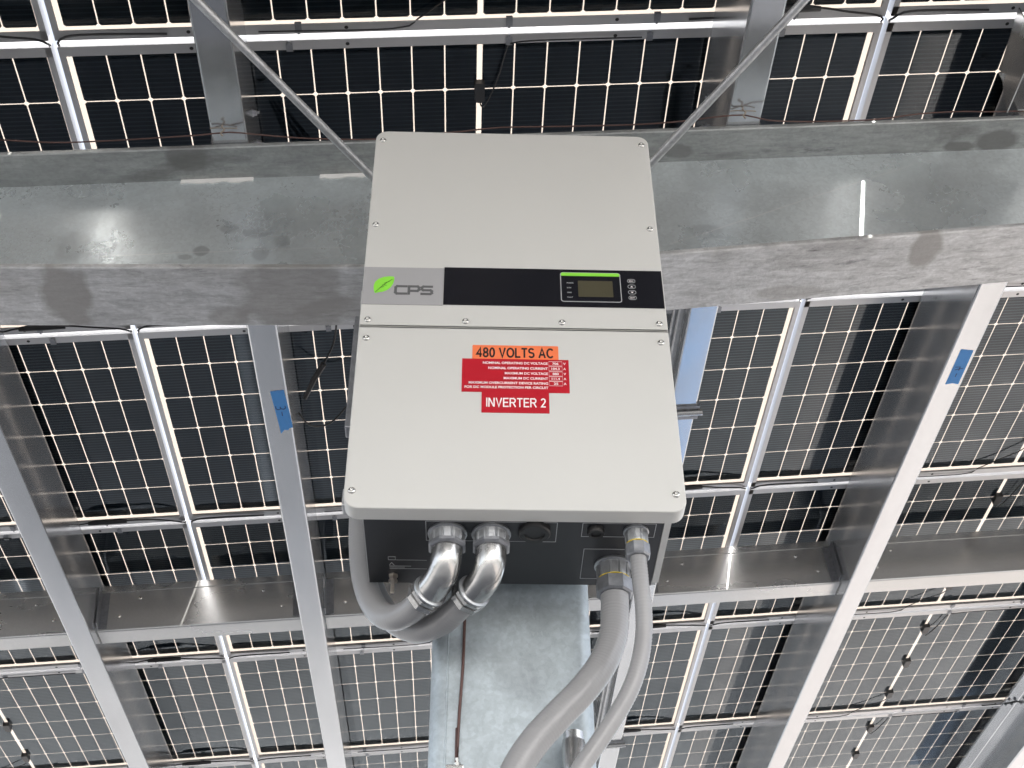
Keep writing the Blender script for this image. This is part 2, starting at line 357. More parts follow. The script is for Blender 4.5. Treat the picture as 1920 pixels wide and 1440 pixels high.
# ------------------------------------------------------------------ steel frame: column, beam, purlins, struts
col = thing('steel_column', 'galvanised square steel column standing below the inverter', 'column', (.0768, 2.355, 0))
bm = bmesh.new(); P = rounded(-.149, .149, -.15, .15, .03)
prism(bm, P, lambda u, v: (u, v, .02), lambda u, v: (u, v, 3.79)); obj('shaft', bm, M['column'], col, sharp=40)
bm = bmesh.new(); tube(bm, [Vector((-.1185 + random.uniform(-.0006, .0006), -.1502, z * .02 + .4)) for z in range(160)], lambda L: .0022 + random.uniform(-.0005, .0005), 6); obj('weld_seam', bm, M['column'], col, smooth=True)
boxo('base_plate', M['column'], col, -.24, .24, -.24, .24, 0, .022)

def zbot(x): return 3.797 + .024 * (x + .26) if x < .03 else 3.804 + .135 * (x - .03)
BX = (-3.4, .03, 4.7)
beam = thing('tapered_beam', 'deep tapered steel beam spanning behind the top of the inverter', 'beam', (0, 0, 0))
TF = .016
bm = bmesh.new()
prism(bm, [(BX[0], zbot(BX[0]) + TF), (BX[1], zbot(BX[1]) + TF), (BX[2], zbot(BX[2]) + TF), (BX[2], zroof(BX[2], .302 + TF)), (BX[0], zroof(BX[0], .302 + TF))],
      lambda u, v: (u, 2.405, v), lambda u, v: (u, 2.413, v)); obj('web', bm, M['web'], beam)
def flange(name, m, ztop, xs, y0=2.297, y1=2.505):
    bm = bmesh.new(); rings = []
    prof = [(y0, -TF + .003), (y0 + .003, -TF), (y1 - .003, -TF), (y1, -TF + .003), (y1, -.003), (y1 - .003, 0), (y0 + .003, 0), (y0, -.003)]
    for x in xs: rings.append([bm.verts.new((x, p[0], ztop(x) + p[1])) for p in prof])
    for a, c in zip(rings, rings[1:]):
        for i in range(8): bm.faces.new((a[i], a[(i + 1) % 8], c[(i + 1) % 8], c[i]))
    bm.faces.new(rings[0][::-1]); bm.faces.new(rings[-1]); return obj(name, bm, m, beam)
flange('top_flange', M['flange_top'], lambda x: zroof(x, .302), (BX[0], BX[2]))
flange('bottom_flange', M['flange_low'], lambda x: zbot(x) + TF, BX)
for k, (xa, xb) in enumerate(((-.79, -.60), (-.425, -.20))):           # ragged white sealant at the web seam
    bm = bmesh.new(); N = 16
    lo, hi = [], []
    for i in range(N + 1):
        x = xa + (xb - xa) * i / N; zt = zroof(x, .302 + TF) - .0005
        hi.append((x, zt)); lo.append((x, zt - .014 - random.uniform(-.003, .0035) * (0 < i < N)))
    prism(bm, lo + hi[::-1], lambda u, v: (u, 2.401, v), lambda u, v: (u, 2.4048, v))
    o = obj('sealant_strip', bm, M['putty'], beam); o['label'] = 'ragged white strip of sealant along the web seam'

def channel(bm, wd, dp, th, lip, s0, sgn, ya, yb):
    """C purlin: web at s0, flanges towards sgn; local roof coordinates (s, y, n), top just under the panels"""
    top, bot = -.003, -.003 - dp; rr = .006
    o_ = [(0, top - rr), (0, bot + rr), (rr * .3, bot + rr * .3), (rr, bot), (wd - rr, bot), (wd - rr * .3, bot + rr * .3), (wd, bot + rr), (wd, bot + lip)]
    i_ = [(wd - th, bot + lip), (wd - th, bot + rr), (wd - rr, bot + th), (rr, bot + th), (th, bot + rr), (th, top - rr), (rr, top - th), (wd - rr, top - th), (wd - th, top - rr), (wd - th, top - lip)]
    t_ = [(wd, top - lip), (wd, top - rr), (wd - rr * .3, top - rr * .3), (wd - rr, top), (rr, top), (rr * .3, top - rr * .3)]
    prism(bm, o_ + i_ + t_, lambda u, v: (s0 + sgn * u, ya, v), lambda u, v: (s0 + sgn * u, yb, v))
PUR = [(-.415, -1, 'leftmost of the long steel roof purlins, cutting off the lower left corner'),
       (.512, -1, 'long steel purlin just left of the inverter with blue tape marked 3'),
       (1.788, 1, 'long steel purlin half hidden behind the right edge of the inverter'),
       (2.711, 1, 'bright long purlin right of the inverter with blue tape marked 4'),
       (4.212, -1, 'last long purlin in the lower right corner, open side facing the inverter')]
purlins = []
for s0, sg, lab in PUR:
    p_ = thing('roof_purlin', lab, 'purlin', (X0, 0, Z0), ROOF_ROT, 'long purlins carrying the solar panels')
    bm = bmesh.new(); channel(bm, .092, .299, .0025, .018, s0, sg, -5, 8.4)
    obj('channel', bm, M['purlin'], p_)
    # clip plate standing on the beam beside the purlin
    bm = bmesh.new(); a = s0 + sg * .094
    prism(bm, [(2.31, -.30), (2.49, -.30), (2.49, -.10), (2.36, -.10), (2.31, -.20)], lambda u, v: (a, u, v), lambda u, v: (a + sg * .006, u, v)); obj('clip_plate', bm, M['strut'], p_)
    bm = bmesh.new(); box(bm, a, a + sg * .052, 2.31, 2.49, -.3005, -.294) if sg > 0 else box(bm, a - .052, a, 2.31, 2.49, -.3005, -.294); obj('clip_foot', bm, M['strut'], p_)
    for yb_ in (2.345, 2.455):
        bm = bmesh.new(); lathe(bm, (s0 - sg * .0, yb_, -.12), (-sg, 0, 0), [(0, .012), (.003, .012), (.003, .009), (.011, .009), (.011, .004), (.018, .004)], 6); obj('bolt', bm, M['cast_dark'], p_)
    purlins.append(p_)
# folded bracket on the purlin at the upper right
bm = bmesh.new()
prism(bm, [(2.05, -.31), (2.13, -.31), (2.29, -.30), (2.29, -.10), (2.12, -.06)], lambda u, v: (2.62 - (v + .1) * -.25, u, v), lambda u, v: (2.624 - (v + .1) * -.25, u, v))
obj('folded_bracket', bm, M['strut'], purlins[3])
bm = bmesh.new(); box(bm, 2.60, 2.70, 2.28, 2.284, -.30, -.14); obj('bracket_back', bm, M['strut'], purlins[3])
# bolts on the open purlin at lower right
for yb_ in (6.70, 6.76):
    for ds in (.028, .062):
        bm = bmesh.new(); lathe(bm, (4.212 - .092 + ds, yb_, -.006), (0, 0, -1), [(0, .009), (.004, .009), (.004, .005), (.009, .005)], 6); obj('bolt', bm, M['cast_dark'], purlins[4])

STR = [(-1.82, -.512, 'short cross strut at the left edge of the photo, left of the first purlin'), (-.410, .418, 'short cross strut between the two purlins left of the inverter'),
       (.516, 1.784, 'short cross strut passing behind the galvanised column'), (1.884, 2.706, 'short cross strut right of the column, ending at the bright purlin'),
       (2.808, 4.115, 'short cross strut at the right edge of the photo beyond the bright purlin')]
for a, c, lab in STR:
    t = thing('cross_strut', lab, 'strut', (X0, 4.88, Z0), ROOF_ROT, 'cross struts between the purlins')
    bm = bmesh.new(); top, bot, fl, th = -.045, -.247, .098, .003; rr = .006
    prof = [(0, top - rr), (0, bot + rr), (rr * .3, bot + rr * .3), (rr, bot), (fl, bot), (fl, bot + th), (rr, bot + th), (th, bot + rr), (th, top - rr), (rr, top - th), (fl, top - th), (fl, top), (rr, top), (rr * .3, top - rr * .3)]
    prism(bm, prof, lambda u, v: (a, u, v), lambda u, v: (c, u, v)); obj('channel', bm, M['strut'], t)
    bm = bmesh.new(); box(bm, a + .002, c - .002, -.0035, -.0002, top - .020, top + .010); obj('upper_lip', bm, M['strut'], t)
    for e, sg in ((a, 1), (c, -1)):
        bm = bmesh.new(); box(bm, min(e, e + sg * .035), max(e, e + sg * .035), -.005, -.0005, bot + .012, top - .024); box(bm, min(e, e + sg * .004), max(e, e + sg * .004), -.05, -.0055, bot + .012, top - .024)
        obj('clip_angle', bm, M['cast_dark'], t)
        for zz in (-.10, -.18):
            bm = bmesh.new(); lathe(bm, (e + sg * .16 + sg * (zz + .1), -.0002, zz), (0, -1, 0), [(0, .0075), (.002, .0075), (.004, .005)], 8); obj('screw', bm, M['steel'], t)

# ------------------------------------------------------------------ solar panels
GX, GY = .016, .021; FH = .032
FX0, FX1, FY0, FY1 = GX / 2, LS - GX / 2, GY / 2, WY - GY / 2
PXC = (FX1 - FX0 - .048 - .012) / 24; PYC = (FY1 - FY0 - .048) / 6
bm = bmesh.new(); hx, hy, ch = PXC / 2 - .0018, PYC / 2 - .0018, .006
prism(bm, [(-hx + ch, -hy), (hx - ch, -hy), (hx, -hy + ch), (hx, hy - ch), (hx - ch, hy), (-hx + ch, hy), (-hx, hy - ch), (-hx, -hy + ch)], lambda u, v: (u, v, 0), lambda u, v: (u, v, .0006))
cell_me = bpy.data.meshes.new('solar_cell'); bmesh.ops.recalc_face_normals(bm, faces=bm.faces); bm.to_mesh(cell_me); bm.free(); cell_me.materials.append(M['cell'])
def rail_mesh(name, pts, along, a, c, other, sgn, mit):
    """frame rail with outer wall, bottom flange and glass ledge"""
    bm = bmesh.new()
    def f(t):
        if along == 's': return lambda u, v: (t, other + sgn * u, v)
        return lambda u, v: (other + sgn * u, t, v)
    prism(bm, pts, f(a), f(c)); bmesh.ops.recalc_face_normals(bm, faces=bm.faces)
    me = bpy.data.meshes.new(name); bm.to_mesh(me); bm.free(); me.materials.append(M['alu']); return me
def rprof(fl): t = .0018; return [(0, 0), (fl, 0), (fl, t), (t, t), (t, .022), (.011, .022), (.011, .0238), (t, .0238), (t, FH), (0, FH)]
RAILS = [rail_mesh('frame_rail', rprof(.031), 's', FX0, FX1, FY0, 1, 0), rail_mesh('frame_rail', rprof(.031), 's', FX0, FX1, FY1, -1, 0),
         rail_mesh('frame_rail', rprof(.017), 'y', FY0 + .002, FY1 - .002, FX0, 1, 0), rail_mesh('frame_rail', rprof(.017), 'y', FY0 + .002, FY1 - .002, FX1, -1, 0)]
bm = bmesh.new()   # the glass pane is a real thin sheet seen from below
vv = [bm.verts.new(p) for p in ((FX0 + .003, FY0 + .003, .0245), (FX1 - .003, FY0 + .003, .0245), (FX1 - .003, FY1 - .003, .0245), (FX0 + .003, FY1 - .003, .0245))]; bm.faces.new(vv[::-1])
glass_me = bpy.data.meshes.new('glass_pane'); bm.to_mesh(glass_me); bm.free(); glass_me.materials.append(M['glass'])
bm = bmesh.new(); bm.faces.new([bm.verts.new(p) for p in ((FX0 + .003, FY0 + .003, .0275), (FX1 - .003, FY0 + .003, .0275), (FX1 - .003, FY1 - .003, .0275), (FX0 + .003, FY1 - .003, .0275))][::-1])
film_me = bpy.data.meshes.new('backing_film'); bm.to_mesh(film_me); bm.free(); film_me.materials.append(M['film'])
bm = bmesh.new(); f_ = bm.faces.new([bm.verts.new(p) for p in ((FX0 + .001, FY1 + .0005, .030), (FX0 + .001, FY1 + GY - .0005, .030), (FX1 - .001, FY1 + GY - .0005, .030), (FX1 - .001, FY1 + .0005, .030))]); seal_me = bpy.data.meshes.new('gap_seal'); bm.to_mesh(seal_me); bm.free(); seal_me.materials.append(M['seal'])
bm = bmesh.new()
for s in (.36, .50, .78, 1.52, 1.80, 1.94):
    for y in (FY0 + .016, FY1 - .016): lathe(bm, (s, y, -.0006), (0, 0, 1), [(0, .0055), (.0022, .0055)], 10)
hole_me = bpy.data.meshes.new('mounting_hole'); bm.to_mesh(hole_me); bm.free(); hole_me.materials.append(M['black_plastic'])
bm = bmesh.new(); box(bm, -.009, .009, -.012, .012, -.0042, -.0022); box(bm, -.009, .009, .012, .014, -.0042, .006); box(bm, -.003, .003, -.020, -.012, -.0042, -.0022)
clip_me = bpy.data.meshes.new('cable_clip'); bm.to_mesh(clip_me); bm.free(); clip_me.materials.append(M['cast_dark'])
bm = bmesh.new(); prism(bm, rounded(-.0145, .0145, -.034, .034, .011, (0, 0, 1, 1), 5), lambda u, v: (u, v, .004), lambda u, v: (u, v, .0243)); jb_me = bpy.data.meshes.new('junction_box'); bmesh.ops.recalc_face_normals(bm, faces=bm.faces); bm.to_mesh(jb_me); bm.free(); jb_me.materials.append(M['black_plastic'])
CX = [FX0 + .024 + PXC * (i + .5) + (.012 if i >= 12 else 0) for i in range(24)]
CY = [FY0 + .024 + PYC * (j + .5) for j in range(6)]
colname = {-1: 'left column', 0: 'middle column', 1: 'right column'}
rowname = {-7: 'sixth row in front of the big beam', -6: 'fifth row in front of the big beam', -5: 'fourth row in front of the big beam', -4: 'third row in front of the big beam', -3: 'second row in front of the big beam', -2: 'first row in front of the big beam', -1: 'row directly over the big beam', 0: 'first row behind the big beam',
           1: 'second row behind the big beam', 2: 'third row behind the big beam', 3: 'fourth row behind the big beam'}
def cable(bm, P, r_=.0023, step=.02): tube(bm, catmull(P, step), r_, 6)
for ci in (-1, 0, 1):
    for ri in range(-7, 4):
        o3 = roof(ci * LS, Y0 + ri * WY)
        t = thing('solar_module', f'solar panel in the {colname[ci]}, {rowname[ri]}', 'solar panel', o3, ROOF_ROT, 'solar panels of the carport roof')
        for me in RAILS: link('frame_rail', me, None, t)
        link('glass_pane', glass_me, None, t); link('gap_seal', seal_me, None, t); link('backing_film', film_me, None, t)
        if ri <= -3:     # above the camera, outside the picture: one joined part
            bm = bmesh.new()
            for x in CX:
                for y in CY: box(bm, x - hx, x + hx, y - hy, y + hy, .0262, .0268)
            o = obj('solar_cell', bm, M['cell'], t); o['kind'] = 'stuff'; continue
        for x in CX:
            for y in CY: link('solar_cell', cell_me, None, t, (x, y, .0262))
        o = link('mounting_hole', hole_me, None, t); o['kind'] = 'stuff'
        for k, s in enumerate((.62, 1.235, 1.60, 1.99)):
            for y, sg in ((FY0 + .020, 1), (FY1 - .020, -1)):
                o = link('cable_clip', clip_me, None, t, (s + random.uniform(-.04, .04), y, 0))
                if sg < 0: o.rotation_euler = (0, 0, math.pi)
        for k in (1, 3, 5): link('junction_box', jb_me, None, t, (LS / 2, FY0 + .024 + PYC * k, 0))
        # module leads
        yb = FY0 + .024 + PYC; rv = random.uniform
        bm = bmesh.new(); cable(bm, [(LS / 2, yb + .030, .012), (LS / 2 + .012, yb + .05, .004), (LS / 2 + .05, yb - .03 + rv(-.02, .02), .012), (LS / 2 + .075, FY0 + .05, .008), (LS / 2 + .085, FY0 + .028, -.005), (LS / 2 + .16, FY0 + .02, -.006), (LS / 2 + .45, FY0 + .02, -.006)]); obj('cable', bm, M['rubber'], t)
        y5 = FY0 + .024 + PYC * 5
        bm = bmesh.new(); cable(bm, [(LS / 2, y5 + .03, .012), (LS / 2 - .02, y5 + .06, .006), (LS / 2 - .10, y5 + .11 + rv(-.02, .02), .008), (LS / 2 - .17, FY1 - .035, .004), (LS / 2 - .24, FY1 - .012, -.006), (LS / 2 - .6, FY1 - .014, -.006)]); obj('cable', bm, M['rubber'], t)
        # home run along the far rail to the next column
        bm = bmesh.new(); k = rv(-.02, .02)
        cable(bm, [(1.72, FY1 - .014, -.006), (1.86 + k, FY1 - .02, -.007), (1.93, FY1 - .038, -.009), (2.07, FY1 - .045, -.013), (2.17, FY1 - .030 + k * .5, -.013), (2.25, FY1 - .012, -.008), (2.275, FY1 + .004, -.004), (2.279, FY1 + .02, .01)], .0034); obj('cable', bm, M['rubber'], t)
        bm = bmesh.new(); tube(bm, [Vector((1.93 + k, FY1 - .036, -.011)), Vector((1.96 + k, FY1 - .040, -.0115)), Vector((2.05 + k, FY1 - .043, -.013)), Vector((2.08 + k, FY1 - .041, -.013))], lambda L: .010 if .02 < L < .13 else .0075, 8); obj('connector', bm, M['black_plastic'], t)
        bm = bmesh.new(); cable(bm, [(.012, FY1 + .02, .01), (.016, FY1 + .002, -.005), (.04, FY1 - .018, -.009), (.11, FY1 - .022, -.008), (.3 + k, FY1 - .016, -.006)], .0034); obj('cable', bm, M['rubber'], t)

# ------------------------------------------------------------------ the inverter
inv = thing('solar_inverter', 'large pale grey wall-mounted box with black display band and red stickers on the column', 'inverter', (0, 0, 0))
LX0, LX1, FYI = -.2258, .3745, 1.9128
bm = bmesh.new(); plate(bm, rounded(LX0, LX1, 3.2662, 3.8452, .026, (0, 0, 1, 1)), FYI, 1.949, .0028); obj('upper_cover', bm, M['lid'], inv, sharp=35)
bm = bmesh.new(); plate(bm, rounded(LX0, LX1, 2.8432, 3.2648, .026, (1, 1, 0, 0)), FYI, 1.949, .0028); obj('lower_cover', bm, M['lid'], inv, sharp=35)
bm = bmesh.new(); box(bm, -.193, .347, 1.9495, 2.165, 2.847, 3.80); shell = obj('body', bm, M['shell'], inv)
boxo('bottom_panel', M['black_panel'], inv, -.1915, .3375, 1.9497, 2.1635, 2.8448, 2.8468)
bm = bmesh.new(); box(bm, .3385, .3505, 1.9497, 2.150, 2.8436, 3.7); obj('side_flange', bm, M['lid'], inv)
# rear bracket and rails that carry the box on the column
bm = bmesh.new(); box(bm, -.262, -.240, 2.130, 2.168, 3.185, 3.49, .003); box(bm, -.240, -.194, 2.150, 2.166, 3.185, 3.49); obj('mounting_bracket', bm, M['cast_dark'], inv)
for zz in (3.02, 3.56):
    bm = bmesh.new(); box(bm, -.258, .40, 2.1665, 2.2035, zz, zz + .041, .003); obj('mounting_rail', bm, M['rod'], inv)
SCR = [(-.21, 3.813), (.359, 3.815), (-.21, 3.547), (.359, 3.549), (-.21, 3.282), (-.02, 3.282), (.168, 3.283), (.358, 3.284), (-.2095, 3.2345), (.358, 3.235), (-.212, 2.879), (.357, 2.880)]
bm = bmesh.new(); lathe(bm, (0, 0, 0), (0, -1, 0), [(0, .0072), (.0006, .0072), (.0018, .0067), (.0032, .0052), (.0040, .0030), (.0036, .0026), (.0024, .0022)], 16)
scr_me = bpy.data.meshes.new('cover_screw'); bmesh.ops.recalc_face_normals(bm, faces=bm.faces); bm.to_mesh(scr_me); bm.free(); scr_me.materials.append(M['steel'])
for p_ in scr_me.polygons: p_.use_smooth = True
for x, z in SCR:
    o = link('cover_screw', scr_me, None, inv, (x, FYI, z)); o.rotation_euler = (0, random.uniform(0, 3), 0)
# brand panel with leaf emblem
bp = boxo('brand_panel', M['brand_grey'], inv, -.2246, -.0655, 1.9114, 1.9126, 3.3225, 3.4235)
yf = 1.9110
leaf = [(-.2003, 3.3515), (-.2030, 3.361), (-.2037, 3.372), (-.2012, 3.3825), (-.195, 3.3905), (-.185, 3.3960), (-.1735, 3.398), (-.1645, 3.397), (-.1638, 3.3885), (-.1655, 3.378), (-.1695, 3.3685), (-.176, 3.3605), (-.185, 3.3555), (-.1925, 3.3540)]
bm = bmesh.new(); prism(bm, leaf, lambda u, v: (u, yf, v), lambda u, v: (u, 1.9113, v)); lf = obj('leaf_emblem', bm, M['lime'], bp)
def stroke(bm, P, wd, y0, y1):
    for (a, b_) in zip(P, P[1:]):
        a, b_ = Vector(a), Vector(b_); d = (b_ - a).normalized(); q = Vector((-d.y, d.x)) * wd / 2; e = d * wd * .45
        prism(bm, [tuple(a - e - q), tuple(b_ + e - q), tuple(b_ + e + q), tuple(a - e + q)], lambda u, v: (u, y0, v), lambda u, v: (u, y1, v))
bm = bmesh.new()
stroke(bm, [(-.1992, 3.3545), (-.1885, 3.3690), (-.1780, 3.3805), (-.168, 3.3895)], .0012, 1.9106, 1.9108)
stroke(bm, [(-.1905, 3.3665), (-.1835, 3.3690)], .0012, 1.91045, 1.91055); stroke(bm, [(-.1865, 3.3735), (-.1785, 3.3725)], .0012, 1.91025, 1.91035); stroke(bm, [(-.1835, 3.3780), (-.1730, 3.3830)], .0011, 1.91005, 1.91015)
obj('leaf_vein', bm, M['lime_dark'], bp)
def letters(name, m, parent, specs, y0=1.9109, y1=1.9113):
    for P, wd in specs:
        bm = bmesh.new()
        for i, seg in enumerate(zip(P, P[1:])): stroke(bm, list(seg), wd, y0 - .00004 * i, y1)
        obj(name, bm, m, parent)
zA, zB = 3.3515, 3.3715; wl = .0054; zm = (zA + zB) / 2
letters('letter', M['grey_letter'], bp, [([(-.1390, zB), (-.1570, zB), (-.1598, zB - .003), (-.1598, zA + .003), (-.1570, zA), (-.1390, zA)], wl),
    ([(-.1335, zA), (-.1335, zB), (-.1165, zB), (-.1138, zB - .003), (-.1138, zm + .001), (-.1165, zm - .0022), (-.1300, zm - .0022)], wl),
    ([(-.0885, zB), (-.1050, zB), (-.1078, zB - .0025), (-.1078, zm + .0025), (-.1050, zm), (-.0910, zm), (-.0882, zm - .0025), (-.0882, zA + .0025), (-.0910, zA), (-.1080, zA)], wl)])
# display band
db = boxo('display_band', M['display'], inv, -.0648, .3722, 1.9114, 1.9126, 3.3245, 3.4265)
bm = bmesh.new(); O_ = rounded(.1675, .2885, 3.3375, 3.418, .006, k=5); outline_strip(bm, O_, .0016, 1.9108, 1.9113); obj('display_outline', bm, M['print'], db)
bm = bmesh.new(); plate(bm, rounded(.1690, .2870, 3.4085, 3.4168, .004, (0, 0, 1, 1), 4), 1.9106, 1.9113); obj('green_bar', bm, M['lime'], db)
bm = bmesh.new(); plate(bm, rounded(.2025, .2720, 3.3515, 3.3955, .0015, k=3), 1.9109, 1.9113); obj('lcd_screen', bm, M['lcd'], db)
for s_, z, wd in (('POWER', 3.389, .0135), ('RUN', 3.376, .008), ('GRID', 3.363, .009), ('FAULT', 3.350, .011)): text('lamp_label', s_, M['print'], db, .1845 - .004, .1845 - .004 + wd, z - .0016, z + .0016, 1.9112, .01)
for i, (s_, z) in enumerate((('ESC', 3.397), ('', 3.3815), ('', 3.366), ('ENT', 3.351))):
    bm = bmesh.new(); outline_strip(bm, rounded(.3020, .3180, z - .0052, z + .0052, .005, k=5), .0009, 1.9108, 1.9113); bt = obj('button', bm, M['print'], db)
    if s_: text('button_label', s_, M['white_print'], bt, .3055, .3145, z - .002, z + .002, 1.9112, .02)
    else:
        sg = 1 if i == 1 else -1; bm = bmesh.new(); prism(bm, [(.3068, z - sg * .0018), (.3132, z - sg * .0018), (.31, z + sg * .0022)][::sg], lambda u, v: (u, 1.9110, v), lambda u, v: (u, 1.9113, v)); obj('arrow_mark', bm, M['white_print'], bt)
# stickers
def arc(cx, cy, rx, ry, a0, a1, k=10): return [(cx + rx * math.cos(R(a0 + (a1 - a0) * i / k)), cy + ry * math.sin(R(a0 + (a1 - a0) * i / k))) for i in range(k + 1)]
GL = {'I': (.12, [[(.06, 0), (.06, 1)]]), 'L': (.52, [[(.06, 1), (.06, .06), (.52, .06)]]), 'T': (.60, [[(0, .94), (.60, .94)], [(.30, .88), (.30, 0)]]),
      'V': (.66, [[(.05, 1), (.33, .03), (.61, 1)]]), 'N': (.66, [[(.06, 0), (.06, 1)], [(.10, .95), (.56, .05)], [(.60, 0), (.60, 1)]]),
      'E': (.58, [[(.58, .94), (.06, .94), (.06, .06), (.58, .06)], [(.12, .51), (.53, .51)]]), 'A': (.70, [[(.05, 0), (.35, .97), (.65, 0)], [(.15, .33), (.55, .33)]]),
      'O': (.76, [arc(.38, .5, .32, .44, 0, 360, 26)]), '0': (.54, [arc(.27, .5, .21, .44, 0, 360, 24)]), 'C': (.70, [arc(.38, .5, .32, .44, 42, 318, 22)]),
      'S': (.60, [arc(.30, .72, .235, .225, 25, 225, 12) + [(.30, .515)] + arc(.30, .29, .245, .235, 55, -155, 13)]),
      '8': (.54, [arc(.27, .73, .185, .215, 0, 360, 20), arc(.27, .275, .215, .22, 0, 360, 22)]), '4': (.56, [[(.40, 0), (.40, .96), (.05, .32), (.56, .30)]]),
      '2': (.54, [arc(.27, .72, .20, .225, 165, -25, 12) + [(.36, .46), (.08, .07), (.53, .06)]]), 'R': (.66, [[(.06, 0), (.06, .94), (.40, .94)] + arc(.40, .715, .19, .225, 90, -90, 9) + [(.12, .49)], [(.36, .47), (.62, 0)]]), ' ': (.22, [])}
def sans(s_, m, parent, x0, x1, z0, z1, y, wd=.125):
    adv = sum(GL[c][0] + .11 for c in s_) - .11; kx = (x1 - x0) / adv; kz = z1 - z0; cur = 0
    for c in s_:
        w_, strokes = GL[c]
        if strokes:
            bm = bmesh.new()
            for q, P in enumerate(strokes):
                closed = (Vector(P[0]) - Vector(P[-1])).length < 1e-6 and len(P) > 4
                P = [Vector(p) for p in (P[:-1] if closed else P)]; n_ = len(P); Lv = []; Rv = []
                for i in range(n_):
                    a = P[i - 1] if (i or closed) else None; b_ = P[(i + 1) % n_] if (i < n_ - 1 or closed) else None
                    d0 = (P[i] - a).normalized() if a is not None else None; d1 = (b_ - P[i]).normalized() if b_ is not None else None
                    d0 = d0 or d1; d1 = d1 or d0; t_ = (d0 + d1).normalized(); nn = Vector((-t_.y, t_.x)); k_ = min(1.9, 1 / max(.3, nn.dot(Vector((-d0.y, d0.x)))))
                    for S, sg in ((Lv, 1), (Rv, -1)):
                        v = P[i] + nn * sg * wd / 2 * k_; S.append(bm.verts.new((x0 + (cur + v.x) * kx, y - .00003 * q, z0 + v.y * kz)))
                for i in range(n_ if closed else n_ - 1): bm.faces.new((Lv[i], Rv[i], Rv[(i + 1) % n_], Lv[(i + 1) % n_]))
            obj('letter', bm, m, parent)
        cur += w_ + .11
def sticker(m, x0, x1, z0, z1, y, r_=.002):
    bm = bmesh.new(); plate(bm, rounded(x0, x1, z0, z1, r_, k=3), y, 1.9132); return obj('warning_sticker', bm, m, inv)
st = sticker(M['orange'], -.0058, .1585, 3.184, 3.2212, 1.9123); st['label'] = 'orange sticker reading 480 VOLTS AC'
sans('480 VOLTS AC', M['black_print'], st, .0020, .1490, 3.1908, 3.2148, 1.9121, .185)
st = sticker(M['red'], -.0248, .1772, 3.1055, 3.1865, 1.9119, .0006); st['label'] = 'wide red sticker listing voltages and currents'
PXM = lambda X: -.0061 + (840 + X / 7.385 - 886.1) * .001019
PZM = lambda Y: 3.221 - (620 + Y / 7.385 - 646.9) * .00127
rows = [(490, 457, 'NOMINAL OPERATING DC VOLTAGE', '706', 'V'), (565, 530, 'NOMINAL OPERATING CURRENT', '104.3', 'A'), (790, 603, 'MAXIMUM DC VOLTAGE', '880', 'V'), (775, 673, 'MAXIMUM DC CURRENT', '111.4', 'A'),
        (300, 742, 'MAXIMUM OVERCURRENT DEVICE RATING', '25', 'A'), (245, 803, 'FOR DC MODULE PROTECTION PER CIRCUIT', None, None)]
for i, (xl, yc, s_, v_, u_) in enumerate(rows):
    z = PZM(yc)
    text('lettering', s_, M['white_print'], st, PXM(xl), PXM(1380), z - .0030, z + .0030, 1.9117, .025)
    if v_:
        wv = {2: 62, 3: 84, 5: 112}[len(v_)]
        text('lettering', v_, M['white_print'], st, PXM(1486 - wv / 2), PXM(1486 + wv / 2), z - .0029, z + .0029, 1.9117, .025)
        text('lettering', u_, M['white_print'], st, PXM(1592), PXM(1628), z - .0028, z + .0028, 1.9117, .025)
        bm = bmesh.new(); outline_strip(bm, [(PXM(1394), z - .0056), (PXM(1578), z - .0056), (PXM(1578), z + .0056), (PXM(1394), z + .0056)], .0007, 1.91165, 1.9118); obj('value_box', bm, M['white_print'], st)
st = sticker(M['red'], .0128, .1382, 3.0568, 3.1065, 1.9116, .0006); st['label'] = 'lower red sticker reading INVERTER 2'
sans('INVERTER 2', M['white_print'], st, PXM(540), PXM(1340), 3.0700, 3.0912, 1.9114, .142)
# underside: printed outlines, blind plugs, ground stud
zb_ = 2.8448
def under_outline(bm, x0, x1, y0, y1, wd=.0011):
    for a in ((x0, x1, y0, y0 + wd), (x0, x1, y1 - wd, y1), (x0, x0 + wd, y0 + wd, y1 - wd), (x1 - wd, x1, y0 + wd, y1 - wd)): box(bm, a[0], a[1], a[2], a[3], zb_ - .0006, zb_ - .0001)
bm = bmesh.new(); under_outline(bm, -.083, .150, 1.953, 2.016); under_outline(bm, .194, .325, 1.953, 1.997); under_outline(bm, .202, .297, 2.037, 2.140)
under_outline(bm, -.1535, -.1400, 2.072, 2.083, .0007)
for a in ((-.139, -.083, 2.0825, 2.0832), (-.152, -.112, 2.1035, 2.1041), (-.152, -.124, 2.1075, 2.1081), (-.152, -.083, 2.1125, 2.1131)): box(bm, *a, zb_ - .0006, zb_ - .0001)
for a, c in (((-.152, 2.101), (-.1475, 2.092)), ((-.1475, 2.092), (-.143, 2.101))):
    a, c = Vector(a), Vector(c); q = (c - a).normalized(); q = Vector((-q.y, q.x)) * .0004
    prism(bm, [tuple(a - q), tuple(c - q), tuple(c + q), tuple(a + q)], lambda u, v: (u, v, zb_ - .0007), lambda u, v: (u, v, zb_ - .0001))
obj('printed_outline', bm, M['print'], inv)
for (x, y, r_) in ((.110, 1.978, .029), (.219, 1.974, .0155)):
    bm = bmesh.new(); lathe(bm, (x, y, zb_), (0, 0, -1), [(0, r_), (.008, r_), (.011, r_ * .9), (.011, r_ * .62), (.008, r_ * .58)], 28); obj('blind_plug', bm, M['black_plastic'], inv, sharp=30)
bm = bmesh.new(); lathe(bm, (-.146, 2.137, zb_), (0, 0, -1), [(0, .0095), (.002, .0095), (.002, .0075), (.009, .0075), (.009, .0035), (.030, .0035)], 6); obj('ground_stud', bm, M['brass'], inv)
